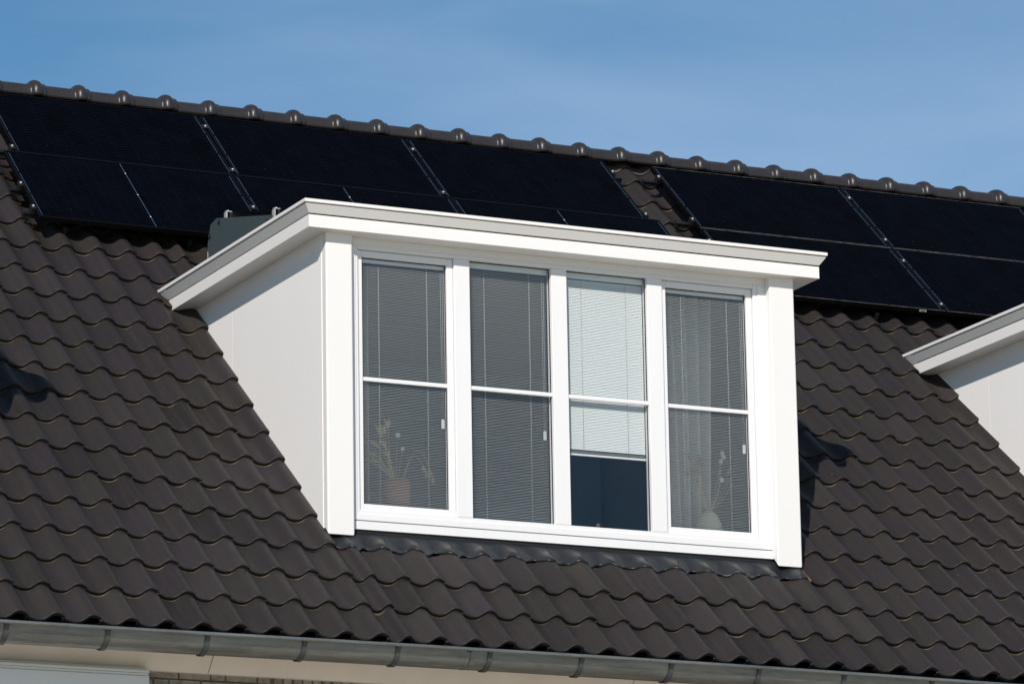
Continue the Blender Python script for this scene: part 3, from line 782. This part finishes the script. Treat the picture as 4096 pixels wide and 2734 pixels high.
def bouquet(name, loc, label, cat, stems, leafmat=None):
    root = empty(name, loc); tag(root, label, cat)
    for pts, r, matk, head in stems:
        m = MB(); m.tube(pts, r, 5); m.build('stem', M['straw'] if matk != 'leaf' else M['leaf'], root)
        if head:
            hk, hr, hm = head; p = Vector(pts[-1])
            m = MB()
            if hk == 'ear':
                q = Vector(pts[-2]); d = (p-q).normalized()
                for k in range(26):
                    t = k/26; c = q+(p-q)*t
                    a = random.uniform(0, 6.28); s_ = Vector((math.cos(a), math.sin(a)*0.5, 0.25*random.random())).normalized()
                    e_ = c+s_*hr*1.0+d*hr*1.4
                    m.tube([c, e_], [0.0035, 0.0008], 4)
            elif hk == 'flower':
                for k in range(9):
                    a = 6.283*k/9; e_ = p+Vector((math.cos(a)*hr, -0.004, math.sin(a)*hr)); s1 = Vector((-math.sin(a), 0, math.cos(a)))*hr*0.22
                    mid = p+(e_-p)*0.6
                    m.add([p, mid+s1, e_, mid-s1], [(0, 1, 2, 3)])
            else:
                for k in range(3):
                    c = p+Vector((0.012*math.sin(k*2.2), 0, -0.028*k)); m.lathe([(0, -hr), (hr*0.7, -hr*0.6), (hr*0.9, 0), (hr*0.6, hr*0.7), (0, hr)], c, 8)
            m.build('flower_head', M[hm], root, fix=False)
    return root
def arc(p0, p1, lift, n=7, sag_=0.0):
    p0, p1 = Vector(p0), Vector(p1); out = []
    for i in range(n+1):
        t = i/n; p = p0.lerp(p1, t); p.z += lift*math.sin(math.pi*t)**0.8 if lift else 0; p.x += sag_*math.sin(math.pi*t); out.append(tuple(p))
    return out
st = []
for k in range(15):
    a = random.uniform(-0.30, -0.05); hgt = random.uniform(0.12, 0.40)
    st.append((arc((random.uniform(-0.04, 0.02), 0, 0), (a, random.uniform(-0.03, 0.03), hgt), 0.03), 0.0016, 's', ('ear', 0.022, 'straw')))
st.append((arc((0.04, 0, 0), (0.22, 0, 0.06), 0.16), 0.0018, 's', ('ear', 0.02, 'straw')))
st.append((arc((0.05, 0, 0), (0.26, -0.01, 0.02), 0.22, 9), 0.0018, 's', ('ear', 0.02, 'straw')))
st.append((arc((0.0, 0, 0), (0.0, -0.03, 0.315), 0.0), 0.0016, 's', ('flower', 0.021, 'petal')))
st.append((arc((0.01, 0, 0), (0.035, -0.03, 0.225), 0.0), 0.0016, 's', ('flower', 0.017, 'petal')))
st.append((arc((0.0, 0, 0), (-0.07, 0.0, 0.24), 0.0), 0.0016, 's', ('bud', 0.012, 'pinkdry')))
bouquet('dried_bouquet', (2.965, 1.215, 1.24), 'dried grasses and small white flowers standing in the reddish pot', 'dried flowers', st)
st = []
for k in range(9):
    a = random.uniform(-0.17, -0.04); st.append((arc((0, 0, 0), (a, 0, random.uniform(0.22, 0.40)), 0.0, 6, -0.02), 0.0015, 's', ('ear', 0.012, 'pinkdry')))
st.append((arc((0, 0, 0), (0.105, -0.02, 0.42), 0.0, 6, 0.01), 0.0018, 's', ('bud', 0.018, 'petal')))
st.append((arc((0, 0, 0), (0.10, -0.01, 0.24), 0.0, 6, 0.01), 0.0015, 's', ('flower', 0.022, 'petal')))
for k in range(5): st.append((arc((0, 0, 0), (random.uniform(0.08, 0.21), 0, random.uniform(0.2, 0.34)), 0.0, 6, 0.02), 0.0015, 's', ('ear', 0.012, 'pinkdry')))
bouquet('dried_bouquet', (5.268, 1.215, 1.195), 'pinkish dried stems standing in the pale rounded vase', 'dried flowers', st)
# trailing plant and small sill ornaments
st = []
for k in range(14):
    st.append((arc((0, 0, 0), (random.uniform(-0.015, 0.022), random.uniform(-0.02, 0.02), random.uniform(0.02, 0.20)), 0.0, 4), 0.0014, 'leaf', ('flower', random.uniform(0.010, 0.017), 'leaf')))
bouquet('small_plant', (4.195, 1.19, 0.993), 'small green plant at the left foot of the third window', 'plant', st)
m = MB(); m.lathe([(0, 0), (0.02, 0), (0.024, 0.03), (0.010, 0.045), (0.017, 0.058), (0, 0.072)], (0, 0, 0), 12)
o = m.build('ornament', M['felt'], fix=False); o.location = (4.405, 1.16, 0.993); tag(o, 'tiny brown ornament whose top shows at the bottom of the third window', 'ornament')
# wardrobe at the back of the room
wr = empty('wardrobe', (4.0, 3.6, 0.1)); tag(wr, 'tall wardrobe with plain blue grey doors behind the third window', 'wardrobe')
m = MB(); m.box(-0.2, 1.66, 0.02, 0.62, 0, 2.55); m.build('carcass', M['wardrobe'], wr)
for k in range(4):
    m = MB(); m.box(-0.2+k*0.465+0.002, -0.2+(k+1)*0.465-0.002, 0.0, 0.018, 0.03, 2.53); m.build('door', M['wardrobe'], wr, bevel=0.002)

# ------------------------------------------------------------------ solar panels
def panel_proto(w, h, nx, ny, nb, centre, worn=False, name='solar_panel'):
    root = empty(name, (0, 0, 0)); T = 0.036
    m = MB(); e = 0.011
    m.box(0, w, 0, e, -T, 0); m.box(0, w, h-e, h, -T, 0); m.box(0, e, e, h-e, -T, -0.0003); m.box(w-e, w, e, h-e, -T, -0.0003)
    m.box(e, w-e, 0.001, 0.03, -T, -T+0.002)
    m.build('frame', M['frameblack'], root, bevel=0.0012, seg=1)
    m = MB(); m.box(e, w-e, e, h-e, -0.006, -0.0022)
    m.build('cells', cell_mat('solar_cells', w-2*e-0.03, h-2*e-0.02, nx, ny, nb), root)
    for x in (0.024, w-0.0270):
        for a, c in ((0.03, h*0.33), (h*0.355, h*0.655), (h*0.68, h-0.03)):
            m = MB(); m.box(x, x+0.003, a, c, -0.0022, -0.0016); m.build('ribbon', M['ribbon'], root)
    if worn:
        for y in (0.0, h-0.0025):
            m = MB(); m.box(0.002, w-0.002, y-0.0006, y+0.0035, -0.0018, 0.0006); m.build('worn_edge', M['worn'], root)
    if centre:
        m = MB(); m.box(w/2-0.002, w/2+0.002, 0.02, h-0.02, -0.0022, -0.0016); m.build('centre_ribbon', M['ribbon'], root)
        for yy in (0.17, 0.5, 0.83):
            m = MB(); m.box(w/2-0.004, w/2+0.004, h*yy-0.006, h*yy+0.006, -0.0016, -0.0012); m.build('solder_pad', M['steelpaint'], root)
    return root
M['ribbon'] = simple('ribbon', (0.06, 0.10, 0.16), 0.4, metal=0.0, var=0.15, vscale=60)
M['worn'] = simple('worn_aluminium', (0.12, 0.115, 0.105), 0.5, metal=0.2, var=0.95, vscale=14)
M['steelpaint'] = simple('solder', (0.75, 0.75, 0.72), 0.4, var=0.05)
HP = 0.132
def place(o, x, s, h=HP):
    o.matrix_world = Matrix.Translation(rp_(x, s, h)) @ ROOF_M
P1 = panel_proto(1.688, 0.998, 10, 6, 4, False)
P2 = panel_proto(1.755, 1.035, 20, 6, 5, True)
P3 = panel_proto(1.694, 1.038, 10, 6, 4, False, True)
G = 'black solar panels on the tile roof'
def use(proto, flag, x, s, h, label):
    o = proto if not flag else copy_tree(proto)
    place(o, x, s, h); tag(o, label, 'solar panel', G)
use(P1, 0, 1.514, 6.247, HP, 'leftmost black solar panel of the upper row, just below the ridge')
use(P1, 1, 3.220, 6.247, HP, 'second black solar panel of the upper row, between two panel joints below the ridge')
use(P1, 1, 4.926, 6.247, HP, 'third black solar panel of the upper row, left of the bare tile strip')
use(P2, 0, 1.418, 5.200, HP+0.006, 'black lower row solar panel left of the grey plate, with pale centre line')
use(P2, 1, 3.186, 5.200, HP+0.006, 'black lower row solar panel behind the left corner of the dormer roof')
use(P2, 1, 4.954, 5.200, HP+0.006, 'lower row solar panel behind the middle of the cornice, left of the bare tiles')
use(P3, 0, 7.046, 6.197, HP, 'upper black solar panel just right of the bare tile strip')
use(P3, 1, 8.752, 6.197, HP, 'upper black solar panel at the right edge under the ridge')
use(P3, 1, 7.046, 5.146, HP, 'lower black solar panel behind the right end of the white cornice')
use(P3, 1, 8.752, 5.146, HP, 'lower black solar panel above the right hand dormer')
# maker's plate on the lower frame (unreadable grey print)
m = MB(); m.box(-0.03, 0.03, -0.0015, 0.0, -0.007, 0.007); o = m.build('rating_sticker', M['steelpaint'])
p3c = [q for q in bpy.data.objects if q.get('label', '').startswith('lower black solar panel behind the right')][0]
o.parent = p3c; o.location = (1.50, -0.0002, -0.018)
m = MB(); m.box(-0.022, 0.022, -0.0020, -0.0016, -0.003, 0.003); o2 = m.build('sticker_print', M['blackmetal'], o)

# clamps, one mesh per clamp, attached to the panel they hold
def clamp_mesh(end):
    m = MB()
    if end: m.box(-0.030, 0.006, -0.03, 0.03, 0.001, 0.006); m.box(-0.030, -0.002, -0.03, 0.03, -0.045, 0.001)
    else: m.box(-0.018, 0.036, -0.03, 0.03, 0.001, 0.006)
    return m
def bolt_mesh(end):
    m = MB(); m.lathe([(0.009, 0), (0.009, 0.005), (0.006, 0.008), (0, 0.009)], (-0.014 if end else 0.009, 0.0, 0.006), 10); return m
cm = {}
def clamp(kind, x, s, h, holder):
    if kind not in cm:
        a = clamp_mesh(kind != 'mid').build('clamp', M['clampgrey'], None, bevel=0.001, seg=1); bb = bolt_mesh(kind != 'mid').build('bolt', M['steel'], a)
        cm[kind] = a; o = a
    else: o = copy_tree(cm[kind])
    hx, hs, hh = holder[1]
    o.parent = holder[0]; o.location = (x-hx, s-hs, h-hh)
    if kind == 'endr': o.rotation_euler = (0, 0, math.pi)
pan = {}
bpy.context.view_layer.update()
for q in [q for q in bpy.data.objects if q.name.startswith('solar_panel') and q.parent is None]:
    l = q.matrix_world.translation; s = l.y*CP+l.z*SP; h = -l.y*SP+l.z*CP
    pan[(round(l.x, 2), round(s, 1))] = (q, (l.x, s, h))
def H(x, s): return pan[min(pan, key=lambda k: abs(k[0]-x)+abs(k[1]-s)*3)]
for s in (7.045, 6.32):
    clamp('mid', 3.202, s, HP, H(1.51, 6.2)); clamp('mid', 4.908, s, HP, H(3.22, 6.2)); clamp('mid', 8.740, s, HP, H(7.05, 6.2))
    clamp('end', 1.514, s, HP, H(1.51, 6.2)); clamp('endr', 6.614, s, HP, H(4.93, 6.2)); clamp('end', 7.046, s, HP, H(7.05, 6.2))
for s in (5.965, 5.247):
    clamp('mid', 8.740, s, HP, H(7.05, 5.1)); clamp('end', 7.046, s, HP, H(7.05, 5.1))
for s in (5.70, 5.34):
    clamp('end', 1.418, s, HP+0.006, H(1.42, 5.2)); clamp('mid', 3.173, s, HP+0.006, H(1.42, 5.2)); clamp('endr', 6.709, s, HP+0.006, H(4.95, 5.2))

# mounting rails and their roof hooks
def rail(x0, x1, s, label):
    root = empty('mounting_rail', rp_(x0, s, 0.06)); root.matrix_world = Matrix.Translation(rp_(x0, s, 0.06)) @ ROOF_M
    tag(root, label, 'mounting rail', 'black rails under the solar panels'); Lx = x1-x0
    m = MB(); m.box(0, Lx, -0.02, 0.02, 0.022, 0.034); m.box(0, Lx, -0.014, 0.014, 0.006, 0.022); m.box(0, Lx, -0.021, 0.021, -0.006, 0.006)
    m.build('rail', M['blackmetal'], root, bevel=0.001, seg=1)
    x = 0.30
    while x < Lx-0.2:
        m = MB(); m.box(x-0.015, x+0.015, -0.10, -0.022, -0.012, -0.006); m.box(x-0.015, x+0.015, -0.105, -0.099, -0.06, -0.006); m.build('roof_hook', M['clampgrey'], root); x += 0.94
for s, lab in ((7.045, 'black rail end poking out highest beside the bare tile strip'), (6.33, 'black rail end second from the ridge beside the bare tile strip')):
    rail(6.91, 10.6, s, lab)
for s, lab in ((5.965, 'black rail behind the right end of the dormer cornice'), (5.247, 'black rail under the lower edge of the right hand panels')): rail(6.93, 10.6, s, lab)
for s, lab in ((7.045, 'upper black rail of the left panels, its end left of the bare tile strip'), (6.32, 'second black rail of the left panels, hidden but for its left end')): rail(1.40, 6.72, s, lab)
for s, lab in ((5.70, 'black rail end jutting out at the left edge, upper of the two'), (5.34, 'black rail end jutting out at the left edge, lower of the two')): rail(1.34, 6.76, s, lab)
# short hanger straps seen below the lowest frame
# panel on the flat roof of the dormer with its grey side plate
fp = empty('flat_roof_solar_panel', (2.40, 1.9, 2.945)); tag(fp, 'tilted solar panel on the dormer roof with a grey steel side plate and metal clips', 'solar panel', G)
ox, oy, oz = fp.location
def fput(m, name, mat, **k):
    m.v = [(x-ox, y-oy, z-oz) for x, y, z in m.v]; return m.build(name, mat, fp, **k)
m = MB(); m.prism_x([(1.90, 2.95), (3.12, 2.95), (3.112, 3.257), (3.058, 3.383), (2.945, 3.401), (1.936, 3.174)], 2.400, 2.403); fput(m, 'side_plate', M['plate'])
m = MB(); m.prism_x([(3.112, 2.96), (3.116, 2.96), (3.1175, 3.20), (3.1125, 3.257), (3.062, 3.380), (3.056, 3.375), (3.107, 3.257)], 2.403, 2.44); fput(m, 'back_flange', M['steelpaint'] if False else M['plate'])
m = MB(); m.box(2.3995, 2.42, 3.106, 3.1135, 2.95, 3.20); fput(m, 'flange_edge', M['cream'])
sl = (3.401-3.174)/(2.945-1.936)
def zt(y): return 3.174+(y-1.936)*sl
m = MB(); m.prism_x([(1.86, zt(1.86)+0.004), (2.865, zt(2.865)+0.004), (2.865, zt(2.865)+0.040), (1.86, zt(1.86)+0.040)], 2.425, 4.18); fput(m, 'frame', M['frameblack'])
for yy in (2.80, 1.935):
    m = MB(); m.box(2.404, 2.416, yy-0.018, yy+0.018, zt(yy)-0.03, zt(yy)+0.038); m.box(2.4045, 2.45, yy-0.018, yy+0.004, zt(yy)+0.0405, zt(yy)+0.0465); fput(m, 'clip', M['steel'])
    m = MB(); m.lathe([(0.008, 0), (0.008, 0.006), (0, 0.009)], (2.425, yy-0.008, zt(yy)+0.046), 8); fput(m, 'clip_bolt', M['steel'])
for (yy, zz) in ((2.895, 3.36), (3.07, 3.30), (2.02, 3.15)):
    m = MB()
    for a in range(3):
        t = a*math.pi/3+0.3; m.box(2.3925, 2.3990, yy-0.0035, yy+0.0035, zz-0.018, zz+0.018)
        q = len(m.v)-8
        for i in range(q, q+8):
            x, y, z = m.v[i]; dy, dz = y-yy, z-zz; m.v[i] = (x-0.0004*a, yy+dy*math.cos(t)-dz*math.sin(t), zz+dy*math.sin(t)+dz*math.cos(t))
    m.lathe([(0.006, 0), (0.006, 0.006), (0, 0.007)], (2.392, yy, zz), 8); fput(m, 'star_fixing', M['rubber'])

# ------------------------------------------------------------------ ground
m = MB(); m.add([(-400, -400, -6.3), (400, -400, -6.3), (400, 400, -6.3), (-400, 400, -6.3)], [(0, 1, 2, 3)])
o = m.build('ground', M['ground'], fix=False); o['kind'] = 'structure'
